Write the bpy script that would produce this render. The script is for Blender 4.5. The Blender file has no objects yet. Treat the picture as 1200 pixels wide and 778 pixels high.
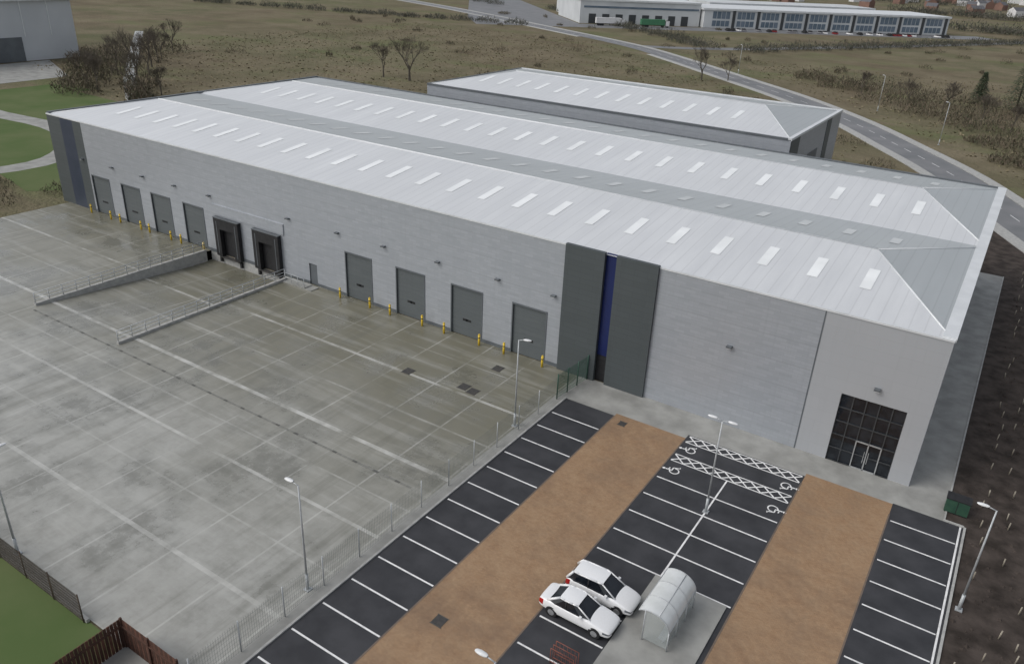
import bpy, math, random, bmesh
import numpy as np
from mathutils import Vector, Matrix
random.seed(7)
S=bpy.context.scene
COL=S.collection
# ---------------------------------------------------------------- materials
def newmat(name):
    m=bpy.data.materials.new(name); m.use_nodes=True
    nt=m.node_tree; b=nt.nodes['Principled BSDF']; return m,nt,b
def N(nt,t,**k):
    n=nt.nodes.new(t)
    for a,v in k.items(): setattr(n,a,v)
    return n
def sock(nt,n,i,v):
    if isinstance(v,(int,float)): n.inputs[i].default_value=v
    elif isinstance(v,tuple): n.inputs[i].default_value=v if len(v)==4 or n.inputs[i].type=='VECTOR' else v+(1,)
    else: nt.links.new(v,n.inputs[i])
def math_(nt,op,a,b=0.0,clamp=False):
    n=N(nt,'ShaderNodeMath',operation=op,use_clamp=clamp); sock(nt,n,0,a); sock(nt,n,1,b); return n.outputs[0]
def mix(nt,f,a,b,mode='MIX'):
    n=N(nt,'ShaderNodeMix',data_type='RGBA',blend_type=mode); sock(nt,n,0,f); sock(nt,n,6,a); sock(nt,n,7,b); return n.outputs[2]
def coords(nt): return N(nt,'ShaderNodeTexCoord').outputs['Object']
def noise(nt,vec,scale,detail=4,rough=.55,stretch=None):
    if stretch:
        mp=N(nt,'ShaderNodeMapping'); nt.links.new(vec,mp.inputs[0]); mp.inputs['Scale'].default_value=stretch; vec=mp.outputs[0]
    n=N(nt,'ShaderNodeTexNoise'); nt.links.new(vec,n.inputs['Vector']); n.inputs['Scale'].default_value=scale; n.inputs['Detail'].default_value=detail; n.inputs['Roughness'].default_value=rough
    return n.outputs[0]
def ramp(nt,f,a,b):
    n=N(nt,'ShaderNodeMapRange'); sock(nt,n,0,f); n.inputs[1].default_value=a; n.inputs[2].default_value=b; return n.outputs[0]
def bump(nt,b,h,strength,dist):
    n=N(nt,'ShaderNodeBump'); n.inputs['Strength'].default_value=strength; n.inputs['Distance'].default_value=dist
    nt.links.new(h,n.inputs['Height']); nt.links.new(n.outputs[0],b.inputs['Normal'])
def M(name,c1,c2=None,scale=3,rough=.7,metal=0,bmp=0,bscale=30,spec=.5,detail=3,lo=.35,hi=.65):
    m,nt,b=newmat(name); c1=tuple(c1)+(1,)
    b.inputs['Roughness'].default_value=rough; b.inputs['Metallic'].default_value=metal; b.inputs['Specular IOR Level'].default_value=spec
    co=coords(nt)
    c2=tuple(c2)+(1,) if c2 else tuple(x*.88 for x in c1[:3])+(1,)
    f=ramp(nt,noise(nt,co,scale,detail),lo,hi)
    nt.links.new(mix(nt,f,c1,c2),b.inputs['Base Color'])
    if bmp: bump(nt,b,noise(nt,co,bscale,2),bmp,.05)
    return m
# ---------------------------------------------------------------- mesh helper
class MB:
    def __init__(s): s.v=[];s.f=[];s.m=[];s.sm=[]
    def poly(s,pts,mi=0,smooth=False):
        n=len(s.v); s.v+=[tuple(p) for p in pts]; s.f.append(list(range(n,n+len(pts)))); s.m.append(mi); s.sm.append(smooth)
    def box(s,x0,x1,y0,y1,z0,z1,mi=0):
        n=len(s.v); s.v+=[(x,y,z) for z in(z0,z1) for y in(y0,y1) for x in(x0,x1)]
        for q in[(0,2,3,1),(4,5,7,6),(0,1,5,4),(2,6,7,3),(0,4,6,2),(1,3,7,5)]: s.f.append([n+i for i in q]); s.m.append(mi); s.sm.append(False)
    def rect(s,x0,x1,y0,y1,z,mi=0): s.poly([(x0,y0,z),(x1,y0,z),(x1,y1,z),(x0,y1,z)],mi)
    def tube(s,a,b,r0,r1=None,n=8,mi=0,cap=True,smooth=True):
        r1=r0 if r1 is None else r1; a=Vector(a);b=Vector(b);d=(b-a)
        if d.length<1e-6:return
        d.normalize(); u=d.cross(Vector((0,0,1)))
        if u.length<1e-3:u=Vector((1,0,0))
        u.normalize(); w=d.cross(u); k=len(s.v)
        for c,r in((a,r0),(b,r1)):
            for i in range(n):
                t=2*math.pi*i/n; s.v.append(tuple(c+u*math.cos(t)*r+w*math.sin(t)*r))
        for i in range(n):
            j=(i+1)%n; s.f.append([k+i,k+j,k+n+j,k+n+i]); s.m.append(mi); s.sm.append(smooth)
        if cap:
            s.f.append([k+i for i in range(n)][::-1]); s.m.append(mi); s.sm.append(False)
            s.f.append([k+n+i for i in range(n)]); s.m.append(mi); s.sm.append(False)
    def obj(s,name,mats,parent=None,loc=None,weld=False,sub=0):
        me=bpy.data.meshes.new(name); me.from_pydata(s.v,[],s.f)
        for m in(mats if isinstance(mats,(list,tuple)) else [mats]): me.materials.append(m)
        me.polygons.foreach_set('material_index',s.m); me.polygons.foreach_set('use_smooth',s.sm); me.update()
        if weld:
            bm=bmesh.new(); bm.from_mesh(me); bmesh.ops.remove_doubles(bm,verts=bm.verts,dist=.0008); bmesh.ops.recalc_face_normals(bm,faces=bm.faces); bm.to_mesh(me); bm.free()
        o=bpy.data.objects.new(name,me); COL.objects.link(o)
        if sub: md=o.modifiers.new('sub','SUBSURF'); md.levels=sub; md.render_levels=sub
        if parent: o.parent=parent
        if loc: o.location=loc
        return o
def empty(name,loc=(0,0,0),rot=0):
    e=bpy.data.objects.new(name,None); COL.objects.link(e); e.location=loc; e.rotation_euler=(0,0,rot); e.empty_display_size=.5; return e
# ---------------------------------------------------------------- world / light / camera
w=bpy.data.worlds.new("World"); S.world=w; w.use_nodes=True; nt=w.node_tree
EL,AZ=46,222
sky=N(nt,'ShaderNodeTexSky',sky_type='NISHITA'); sky.sun_disc=False; sky.sun_elevation=math.radians(EL); sky.sun_rotation=math.radians(AZ); sky.air_density=1.0; sky.dust_density=3
hs=N(nt,'ShaderNodeHueSaturation'); hs.inputs['Saturation'].default_value=.34; nt.links.new(sky.outputs[0],hs.inputs['Color'])
nt.links.new(hs.outputs[0],nt.nodes['Background'].inputs[0]); nt.nodes['Background'].inputs[1].default_value=.15
sd=bpy.data.lights.new('sun','SUN'); sd.energy=.85; sd.angle=math.radians(40); sd.color=(1,.975,.94)
so=bpy.data.objects.new('sun',sd); COL.objects.link(so)
az=math.radians(AZ); el=math.radians(EL)
dv=Vector((math.sin(az)*math.cos(el),math.cos(az)*math.cos(el),math.sin(el)))
so.rotation_euler=dv.to_track_quat('Z','Y').to_euler()
P=dict(cx=0.19,cy=-57.21,cz=34.86,yaw=32.04,pitch=25.88,roll=2.70,f=922.54)
y,pi,r=[math.radians(P[k]) for k in('yaw','pitch','roll')]
fw=Vector((-math.sin(y)*math.cos(pi),math.cos(y)*math.cos(pi),-math.sin(pi))); ri=Vector((math.cos(y),math.sin(y),0)); up=ri.cross(fw)
r2=ri*math.cos(r)+up*math.sin(r); u2=-ri*math.sin(r)+up*math.cos(r)
cd=bpy.data.cameras.new('camera'); cam=bpy.data.objects.new('camera',cd); COL.objects.link(cam)
mt=Matrix((r2,u2,-fw)).transposed().to_4x4(); mt.translation=Vector((P['cx'],P['cy'],P['cz'])); cam.matrix_world=mt
cd.sensor_width=36; cd.lens=36*P['f']/1200; cd.clip_end=8000; cd.clip_start=.5; S.camera=cam
S.view_settings.view_transform='Standard'; S.view_settings.look='None'; S.view_settings.exposure=0
# ---------------------------------------------------------------- ground materials
m,nt,b=newmat('rough_field'); co=coords(nt)
a=ramp(nt,noise(nt,co,.011,4,.6),.42,.6); c=ramp(nt,noise(nt,co,.05,6,.72),.38,.64); d=ramp(nt,noise(nt,co,.8,4,.75),.3,.7)
c1=mix(nt,a,(.150,.122,.080,1),(.128,.132,.070,1)); c2=mix(nt,c,c1,(.225,.192,.128,1)); c3=mix(nt,d,c2,mix(nt,.5,c2,(.065,.056,.038,1)))
gp=math_(nt,'MULTIPLY',ramp(nt,noise(nt,co,.02,5,.65,(1,2.2,1)),.52,.66),.5); c3=mix(nt,gp,c3,(.12,.145,.06,1))
nt.links.new(c3,b.inputs['Base Color']); b.inputs['Roughness'].default_value=.95; b.inputs['Specular IOR Level'].default_value=.1
bump(nt,b,noise(nt,co,1.0,2,.7),.8,.5); field=m
lawn=M('mown_grass',(.085,.125,.045),(.12,.145,.065),.12,.9,spec=.1,detail=7)
soil=M('dark_soil',(.030,.024,.020),(.074,.060,.052),.7,.9,bmp=.9,bscale=3,spec=.2,detail=6)
conc=M('path_concrete',(.34,.34,.32),(.235,.235,.22),.5,.7,detail=6)
tar=M('road_tarmac',(.14,.145,.15),(.19,.19,.195),.15,.6)
kerbm=M('kerb_concrete',(.42,.42,.40),(.32,.32,.31),2,.8)
white=M('white_paint',(.80,.80,.79),(.52,.52,.52),2,.6,detail=5,lo=.4,hi=.8)
m,nt,b=newmat('yard_concrete'); co=coords(nt); sp=N(nt,'ShaderNodeSeparateXYZ'); nt.links.new(co,sp.inputs[0]); X,Y=sp.outputs[0],sp.outputs[1]
n1=noise(nt,co,.06,4,.6); n2=noise(nt,co,.4,7,.72); n3=noise(nt,co,.35,5,.65,(.22,2.4,1)); n4=noise(nt,co,.13,5,.6); n5=noise(nt,co,.3,5,.65,(2.6,.16,1))
wob=math_(nt,'MULTIPLY',math_(nt,'SUBTRACT',n1,.5),30.0)
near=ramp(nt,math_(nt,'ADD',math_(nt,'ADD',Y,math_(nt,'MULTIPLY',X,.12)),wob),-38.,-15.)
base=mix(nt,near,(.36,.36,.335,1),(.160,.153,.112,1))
base=mix(nt,math_(nt,'MULTIPLY',ramp(nt,n2,.42,.7),.45),base,(.14,.14,.115,1))
base=mix(nt,math_(nt,'MULTIPLY',ramp(nt,n3,.5,.72),.40),base,(.46,.46,.43,1))
base=mix(nt,math_(nt,'MULTIPLY',ramp(nt,n5,.5,.7),.45),base,(.115,.115,.092,1))
wet=math_(nt,'MULTIPLY',ramp(nt,n4,.46,.6),ramp(nt,n2,.32,.58)); base=mix(nt,math_(nt,'MULTIPLY',wet,.42),base,(.10,.10,.082,1))
lines=None
for yy,wd,st in((-9.3,.16,.5),(-14.6,.10,.3),(-19.8,.2,.7),(-24.2,.08,.3),(-27.4,.14,.55),(-31.5,.08,.25),(-35.8,.16,.5),(-4.6,.08,.25)):
    dd=math_(nt,'ABSOLUTE',math_(nt,'SUBTRACT',Y,yy)); l=math_(nt,'MULTIPLY',math_(nt,'LESS_THAN',dd,wd),st)
    lines=l if lines is None else math_(nt,'MAXIMUM',lines,l)
px=math_(nt,'PINGPONG',X,2.35); l=math_(nt,'MULTIPLY',math_(nt,'LESS_THAN',px,.07),.35); lines=math_(nt,'MAXIMUM',lines,l)
lines=math_(nt,'MULTIPLY',lines,ramp(nt,noise(nt,co,.25,4,.7),.36,.6))
base=mix(nt,lines,base,(.60,.60,.57,1))
nt.links.new(base,b.inputs['Base Color'])
rg=math_(nt,'SUBTRACT',.5,math_(nt,'MULTIPLY',wet,.38)); nt.links.new(rg,b.inputs['Roughness']); yardm=m
m,nt,b=newmat('block_paving'); co=coords(nt)
br=N(nt,'ShaderNodeTexBrick'); nt.links.new(co,br.inputs[0]); br.inputs['Color1'].default_value=(.30,.185,.10,1); br.inputs['Color2'].default_value=(.25,.15,.083,1); br.inputs['Mortar'].default_value=(.20,.125,.075,1)
br.inputs['Scale'].default_value=1; br.inputs['Brick Width'].default_value=.2; br.inputs['Row Height'].default_value=.1; br.inputs['Mortar Size'].default_value=.006
c=mix(nt,math_(nt,'MULTIPLY',ramp(nt,noise(nt,co,.9,8,.85),.38,.66),.65),br.outputs[0],(.38,.27,.165,1)); c=mix(nt,math_(nt,'MULTIPLY',ramp(nt,noise(nt,co,.22,7,.75),.45,.7),.65),c,(.14,.09,.06,1))
nt.links.new(c,b.inputs['Base Color']); b.inputs['Roughness'].default_value=.75; paving=m
asph=M('asphalt',(.024,.025,.029),(.044,.045,.050),.5,.7,detail=8)
# ---------------------------------------------------------------- ground
HX0,HX1,HY0=-79.9,-65.7,-21.5
g=MB(); Z=-.05; B=4000
g.rect(-B,HX0,-B,B,Z); g.rect(HX1,B,-B,B,Z); g.rect(HX0,HX1,-B,HY0,Z); g.rect(HX0,HX1,0,B,Z); g.obj('ground',field)
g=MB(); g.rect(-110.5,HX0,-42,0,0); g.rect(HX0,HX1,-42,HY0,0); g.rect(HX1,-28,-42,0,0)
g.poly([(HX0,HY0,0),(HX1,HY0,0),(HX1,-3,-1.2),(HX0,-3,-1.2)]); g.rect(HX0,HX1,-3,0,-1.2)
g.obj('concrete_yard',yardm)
g=MB(); g.rect(-28,-27.0,-60,0,.004); g.obj('gravel_strip',conc)
g=MB()
g.rect(-27,-22.3,-60,-4.4,.008); g.rect(-16.1,-6.75,-60,-3.4,.008); g.rect(-.6,4,-60,-2.9,.008); g.obj('car_park',asph)
g=MB(); g.rect(-22.3,-16.1,-60,-4.0,.012); g.rect(-6.75,-.6,-60,-3.0,.012); g.obj('block_paved_lane',paving)
g=MB(); g.poly([(-27,-4.4,.008),(-22.3,-4.4,.008),(-22.3,-4.0,.008),(-16.1,-4.0,.008),(-16.1,-3.4,.008),(-6.75,-3.4,.008),(-6.75,-3.0,.008),(-.6,-3,.008),(-.6,-2.9,.008),(2.7,-2.9,.008),(2.7,0,.008),(-27,0,.008)])
g.rect(0,2.7,0,56,.008); g.obj('concrete_footpath',conc)
g=MB(); g.box(4,4.15,-60,-2.9,0,.1); g.box(2.7,4,-2.9,-2.75,0,.1); g.box(2.7,2.82,-2.75,56,0,.06); g.box(-27.1,-26.95,-60,-4.4,0,.1)
for x in(-22.3,-16.1,-6.75,-.6): g.box(x-.05,x+.05,-60,-4.4,.0,.022,1)
g.obj('kerb',[kerbm,M('edging_block',(.17,.13,.10),(.13,.10,.08),2,.8)])
g=MB(); g.poly([(2.82,-2.9,-.02),(4.15,-60,-.02),(60,-60,-.02),(40,10,-.02),(12,62,-.02),(2,80,-.02),(-26,80,-.02),(-26,56,-.02),(2.82,56,-.02)]); g.poly([(-27.3,58,-.015),(-27.3,98,-.015),(-14,98,-.015),(-2,80,-.015),(-26,80,-.015)]); g.obj('planting_soil',soil)
g=MB(); g.poly([(-190,12,-.03),(-120,-1,-.03),(-114,6,-.03),(-117,30,-.03),(-150,47,-.03),(-192,49,-.03)]); g.poly([(-110.6,-60,-.03),(-110.6,-42.1,-.03),(-36,-42.1,-.03),(-28.1,-42.1,-.03),(-28.1,-90,-.03),(-110,-90,-.03)]); g.poly([(-205,15,-.025),(-205,51,-.025),(-192,53,-.025),(-190,12,-.025)]);g.obj('lawn',lawn)
def ribbon(mb,pts,off,wd,z,mi=0,skirt=0):
    L=[];Rr=[]
    for i,p in enumerate(pts):
        a=Vector(pts[max(i-1,0)]); c=Vector(pts[min(i+1,len(pts)-1)]); d=(c-a).normalized(); n=Vector((-d.y,d.x)); p=Vector(p)
        L.append(p+n*(off+wd/2)); Rr.append(p+n*(off-wd/2))
    for i in range(len(pts)-1):
        mb.poly([(Rr[i].x,Rr[i].y,z),(Rr[i+1].x,Rr[i+1].y,z),(L[i+1].x,L[i+1].y,z),(L[i].x,L[i].y,z)],mi)
        if skirt:
            for E in(L,Rr): mb.poly([(E[i].x,E[i].y,z),(E[i+1].x,E[i+1].y,z),(E[i+1].x,E[i+1].y,z-skirt),(E[i].x,E[i].y,z-skirt)],mi)
def smoothpts(p,n=4):
    o=[]
    for i in range(len(p)-1):
        p0=Vector(p[max(i-1,0)]);p1=Vector(p[i]);p2=Vector(p[i+1]);p3=Vector(p[min(i+2,len(p)-1)])
        for k in range(n):
            t=k/n; o.append(tuple(.5*((2*p1)+(p2-p0)*t+(2*p0-5*p1+4*p2-p3)*t*t+(3*p1-p0-3*p2+p3)*t**3)))
    o.append(p[-1]); return o
g=MB(); ribbon(g,smoothpts([(-215,32),(-185,24),(-160,25),(-144,20),(-134,8),(-140,-8),(-165,-20)]),0,4.5,-.02); g.poly([(-240,10,-.022),(-212,25,-.022),(-214,60,-.022),(-245,72,-.022)]); g.obj('access_road',conc)
g=MB()
for i in range(95): x=-79+i*.52; g.box(x,x+.46,-22.2,-22.0,.002,.010,i%4==0)
g.obj('drainage_channel',[M('drain_grate',(.17,.17,.155),(.21,.21,.19),2,.7),M('drain_grate_dark',(.10,.10,.09),None,2,.6)])
RD=[(60,-20),(30,35),(14,64),(3.1,86),(-9,112),(-22.5,134),(-37,156),(-58.3,182),(-84.6,208),(-120.9,243),(-154,271),(-216.4,308),(-311,362),(-389,400),(-600,500)]
RS=smoothpts(RD)
SR=smoothpts([(-150,270),(-118,296),(-70,380),(-20,480),(40,620),(120,800)])
g=MB(); ribbon(g,RS,0,8,.0); ribbon(g,SR,0,8,-.01); g.obj('road',tar)
g=MB(); ribbon(g,RS,-5.2,2.2,.08,0,.15); ribbon(g,RS[:38],5.2,2.2,.08,0,.15);ribbon(g,RS[42:],5.2,2.2,.08,0,.15); g.obj('pavement',kerbm)
g=MB()
for i in range(0,len(RS)-1):
    a=Vector(RS[i]);c=Vector(RS[i+1]); n=max(1,int((c-a).length/6))
    for k in range(n): p=a+(c-a)*(k/n); q=a+(c-a)*((k+.5)/n); ribbon(g,[tuple(p),tuple(q)],0,.15,.006)
g.obj('road_markings',white)
g=MB(); ribbon(g,[(-160,46),(-176,53),(-200,68),(-249,102),(-300,138)],0,3,-.02); g.obj('wet_track',M('wet_track',(.42,.43,.43),(.25,.25,.22),.1,.3))
# ---------------------------------------------------------------- markings
g=MB(); zz=.018
for i in range(0,18): g.rect(-26.8,-22.4,-7.14-2.4*i-.06,-7.14-2.4*i+.06,zz)
for i in range(0,20):
    yy=-5.14-2.4*i; g.rect(-.4,3.7,yy-.06,yy+.06,zz)
g.rect(3.75,3.87,-60,-2.95,zz)
for i in range(-1,4):
    yy=-12.58-2.4*i; g.rect(-15.9,-6.9,yy-.06,yy+.06,zz)
for i in range(4,16):
    yy=-12.58-2.4*i; g.rect(-15.9,-11.8,yy-.06,yy+.06,zz)
g.rect(-11.46,-11.34,-19.9,-7.6,zz+.003)
def hatch(x0,x1,y0,y1):
    g.rect(x0,x1,y1-.1,y1,zz); g.rect(x0,x1,y0,y0+.1,zz)
    n=int((x1-x0)/.95); s=(x1-x0)/n
    for i in range(n):
        a=x0+i*s
        for (p,q) in(((a,y0+.1),(a+s,y1-.1)),((a,y1-.1),(a+s,y0+.1))):
            p=Vector(p);q=Vector(q);d=(q-p).normalized();k=Vector((-d.y,d.x))*.06; e=.003 if p.y>q.y else 0
            g.poly([(p.x-k.x,p.y-k.y,zz+e),(q.x-k.x,q.y-k.y,zz+e),(q.x+k.x,q.y+k.y,zz+e),(p.x+k.x,p.y+k.y,zz+e)])
hatch(-15.9,-6.9,-4.6,-3.5); hatch(-15.9,-6.9,-7.6,-6.5)
def wheelchair(cx,cy,s,flip):
    def arc(c,r0,r1,a0,a1,n=14):
        for i in range(n):
            t0=a0+(a1-a0)*i/n;t1=a0+(a1-a0)*(i+1)/n
            pts=[(c[0]+r*math.cos(t),c[1]+r*math.sin(t)) for r,t in((r0,t0),(r1,t0),(r1,t1),(r0,t1))]
            g.poly([(cx+flip*q*s,cy-flip*p*s,zz) for p,q in pts])
    def bar(a,b_,wd):
        a=Vector(a);b_=Vector(b_);d=(b_-a).normalized();k=Vector((-d.y,d.x))*wd/2
        g.poly([(cx+flip*q.y*s,cy-flip*q.x*s,zz+.003) for q in(a-k,b_-k,b_+k,a+k)])
    arc((0,0),.32,.42,math.radians(100),math.radians(370)); arc((-.05,.85),0,.13,0,2*math.pi)
    bar((-.05,.7),(0,.15),.13); bar((0,.2),(.38,.2),.11); bar((.38,.22),(.55,-.3),.11); bar((-.03,.5),(.3,.45),.09); bar((.5,-.3),(.7,-.25),.09)
for yy in(-5.5,-8.8): wheelchair(-15.1,yy,.95,-1); wheelchair(-7.6,yy,.95,1)
g.obj('parking_markings',white)
iron=M('cast_iron',(.035,.035,.035),(.06,.055,.05),4,.6)
for (x,yv,sx) in((-40.9,-9,.45),(-35.2,-8.2,.45),(-34.1,-8.4,.45),(-34.7,-3.6,.45),(-20.4,-30.7,.36),(-21.2,-5.2,.3)):
    g=MB(); g.box(-sx,sx,-sx,sx,0,.02); g.box(-sx-.05,sx+.05,-sx-.05,-sx,0,.021,1);g.box(-sx-.05,sx+.05,sx,sx+.05,0,.021,1); g.box(-.02,.02,-sx,sx,.02,.024,0); g.obj('manhole_cover',[iron,M('frame_iron',(.09,.085,.075),None,3,.7)],loc=(x,yv,.013))
# ---------------------------------------------------------------- warehouse
def cladding(name,c1,c2,axis,rw=.9,rh=.28,rough=.42,metal=.35,mo=.86,streak=.22):
    m,nt,b=newmat(name); co=coords(nt); sp=N(nt,'ShaderNodeSeparateXYZ'); nt.links.new(co,sp.inputs[0]); cb=N(nt,'ShaderNodeCombineXYZ')
    nt.links.new(sp.outputs[axis],cb.inputs[0]); nt.links.new(sp.outputs[2],cb.inputs[1])
    br=N(nt,'ShaderNodeTexBrick'); nt.links.new(cb.outputs[0],br.inputs[0]); br.inputs['Color1'].default_value=c1+(1,); br.inputs['Color2'].default_value=c2+(1,); br.inputs['Mortar'].default_value=tuple(x*mo for x in c1)+(1,)
    br.inputs['Scale'].default_value=1; br.inputs['Brick Width'].default_value=rw; br.inputs['Row Height'].default_value=rh; br.inputs['Mortar Size'].default_value=.02
    f=math_(nt,'MULTIPLY',ramp(nt,noise(nt,co,.12,4,.6),.3,.7),.3)
    st=math_(nt,'MULTIPLY',ramp(nt,noise(nt,co,1.0,3,.6,(2.5,2.5,.12)),.5,.75),streak)
    bd=math_(nt,'MULTIPLY',math_(nt,'LESS_THAN',math_(nt,'PINGPONG',sp.outputs[2],.5),.05),.18 if rh<.4 else 0.0)
    c=mix(nt,f,br.outputs[0],tuple(x*.86 for x in c1)+(1,)); c=mix(nt,st,c,tuple(x*.72 for x in c1)+(1,)); c=mix(nt,bd,c,tuple(x*.55 for x in c1)+(1,))
    nt.links.new(c,b.inputs['Base Color']); b.inputs['Roughness'].default_value=rough; b.inputs['Metallic'].default_value=metal
    return m
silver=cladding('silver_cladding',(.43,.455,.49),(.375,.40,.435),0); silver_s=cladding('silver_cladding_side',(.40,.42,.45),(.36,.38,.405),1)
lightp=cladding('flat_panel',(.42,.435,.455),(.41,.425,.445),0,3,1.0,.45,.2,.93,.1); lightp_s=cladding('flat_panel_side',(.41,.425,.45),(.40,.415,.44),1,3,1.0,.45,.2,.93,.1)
anth=cladding('anthracite_cladding',(.082,.095,.10),(.075,.087,.09),0,2.5,.5,.5,.15,.8); navy=M('navy_panel',(.006,.014,.085),(.008,.018,.10),.5,.4)
navyd=M('dark_navy_panel',(.03,.042,.065),(.04,.05,.078),.5,.4)
doorm=cladding('grey_door',(.12,.135,.14),(.105,.12,.125),0,5,.45,.5,.1)
black=M('black_rubber',(.010,.010,.011),(.018,.018,.02),3,.7)
def roofmat(name,c1,c2,rough=.38):
    m,nt,b=newmat(name); co=coords(nt); sp=N(nt,'ShaderNodeSeparateXYZ'); nt.links.new(co,sp.inputs[0])
    pp=math_(nt,'PINGPONG',sp.outputs[0],.5); sm=math_(nt,'LESS_THAN',pp,.05)
    st=noise(nt,co,.5,5,.65,(1.5,.12,1)); c=mix(nt,ramp(nt,st,.3,.7),c1+(1,),c2+(1,)); c=mix(nt,math_(nt,'MULTIPLY',ramp(nt,noise(nt,co,.05,5,.65),.35,.65),.5),c,tuple(x*.84 for x in c1)+(1,))
    c=mix(nt,math_(nt,'MULTIPLY',sm,.28),c,tuple(x*.6 for x in c1)+(1,))
    nt.links.new(c,b.inputs['Base Color']); b.inputs['Roughness'].default_value=rough; b.inputs['Metallic'].default_value=.15; return m
roofm=roofmat('roof_sheet',(.71,.725,.735),(.61,.625,.64)); roofd=roofmat('roof_sheet_shaded',(.45,.475,.48),(.40,.425,.43))  # darker copy for back and hip slopes: weaker sky reflection put into the colour
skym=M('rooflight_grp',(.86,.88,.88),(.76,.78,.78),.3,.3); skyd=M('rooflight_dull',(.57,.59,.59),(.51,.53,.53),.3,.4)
cap=M('eaves_trim',(.68,.70,.71),(.6,.62,.63),.5,.45,.1); capd=M('eaves_trim_dark',(.12,.135,.145),(.10,.11,.12),.5,.5)
def hip_roof(par,x0,x1,ys,H,h,xh,start=6.9):
    g=MB(); s=MB()
    for a,b_ in zip(ys[:-1],ys[1:]):
        m_=(a+b_)/2
        A=(x0,a,H);Bv=(x1,a,H);C=(x1-xh,m_,H+h);D=(x0+xh,m_,H+h);E=(x1,b_,H);F=(x0,b_,H)
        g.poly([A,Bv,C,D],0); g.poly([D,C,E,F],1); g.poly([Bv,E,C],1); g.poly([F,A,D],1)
        g.tube(D,C,.10,.10,6,2); g.tube(C,Bv,.07,.07,6,2); g.tube(C,E,.07,.07,6,2); g.tube(D,A,.07,.07,6,2)
        xx=x1-start
        while xx>x0+5:
            for side in(0,1):
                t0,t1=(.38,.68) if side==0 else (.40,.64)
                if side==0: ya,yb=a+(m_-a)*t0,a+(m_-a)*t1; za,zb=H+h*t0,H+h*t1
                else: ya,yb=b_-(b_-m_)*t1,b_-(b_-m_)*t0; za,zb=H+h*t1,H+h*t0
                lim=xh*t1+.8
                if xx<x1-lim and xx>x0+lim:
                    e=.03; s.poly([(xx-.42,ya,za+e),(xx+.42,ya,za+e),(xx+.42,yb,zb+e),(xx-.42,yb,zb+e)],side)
            xx-=4.0
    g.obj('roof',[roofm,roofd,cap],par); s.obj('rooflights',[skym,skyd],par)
W=empty('warehouse'); H=12.09; L=112; D=50.1
doors=[(-103.5,-99.7),(-96.9,-93.1),(-90.6,-86.9),(-84.2,-80.5),(-57.0,-53.4),(-49.9,-46.3),(-42.8,-39.2),(-35.6,-32.0)]
docks=[(-78.0,-73.9),(-71.2,-67.1)]
ops=[(a,b_,0,5.1) for a,b_ in doors]+[(a,b_,0,4.6) for a,b_ in docks]+[(-62.7,-61.5,0,2.5),(-6.1,-1.5,.0,5.9)]
def wall_strip(x0,x1,mat,name):
    g=MB(); xs=x0; z0=-.05
    for a,b_,za,zb in sorted(ops):
        if a>=x0 and b_<=x1:
            g.poly([(xs,0,z0),(a,0,z0),(a,0,H),(xs,0,H)]); g.poly([(a,0,zb),(b_,0,zb),(b_,0,H),(a,0,H)])
            dpt=.25
            g.poly([(a,0,0),(a,dpt,0),(a,dpt,zb),(a,0,zb)],1); g.poly([(b_,dpt,0),(b_,0,0),(b_,0,zb),(b_,dpt,zb)],1); g.poly([(a,0,zb),(a,dpt,zb),(b_,dpt,zb),(b_,0,zb)],1)
            xs=b_
    g.poly([(xs,0,z0),(x1,0,z0),(x1,0,H),(xs,0,H)]); g.obj(name,[mat,capd],W)
wall_strip(-104,-30.4,silver,'front_wall'); wall_strip(-21.7,-8.5,silver,'front_wall_east'); wall_strip(-8.5,0,lightp,'front_wall_entrance')
g=MB()
g.poly([(-112,0,-.05),(-108.9,0,-.05),(-108.9,0,H),(-112,0,H)]); g.poly([(-106,0,-.05),(-104,0,-.05),(-104,0,H),(-106,0,H)])
g.poly([(-108.9,.0,-.05),(-106,.0,-.05),(-106,.0,H),(-108.9,.0,H)],1)
g.box(-30.4,-26.6,-.25,.1,-.05,H+.2,0); g.box(-25.5,-21.7,-.25,.1,-.05,H+.2,0); g.box(-26.6,-25.5,.15,.3,2.6,H+.1,2); g.box(-26.6,-25.5,.2,.35,-.05,2.6,3)
g.obj('feature_panels',[anth,navyd,navy,black],W)
g=MB(); g.poly([(0,0,-.05),(0,9,-.05),(0,9,H),(0,0,H)],1); g.poly([(0,9,-.05),(0,D,-.05),(0,D,H),(0,9,H)]); g.poly([(0,D,-.05),(-L,D,-.05),(-L,D,H),(0,D,H)]); g.poly([(-L,D,-.05),(-L,0,-.05),(-L,0,H),(-L,D,H)],2)
g.obj('side_walls',[silver_s,lightp_s,anth],W)
g=MB()
g.box(-L,-30.4,-.06,.15,H-.05,H+.10,0); g.box(-21.7,.02,-.06,.15,H-.05,H+.10,0); g.box(-.8,.1,.15,D,H-.1,H+.2,0); g.box(-L,-.8,D-.2,D+.1,H-.1,H+.2,1); g.box(-L-.1,-L+.35,.15,D-.2,H-.1,H+.28,1)
g.box(-8.55,-8.45,-.02,.02,0,H-.05,1)
xs=-104.
for a,b_ in sorted(doors+docks+[(-62.7,-61.5)])+[(-30.4,0)]:
    g.box(xs,a,-.03,.02,-.05,.35,1); xs=b_
g.obj('eaves_and_plinth_trim',[cap,capd],W)
g=MB()
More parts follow.
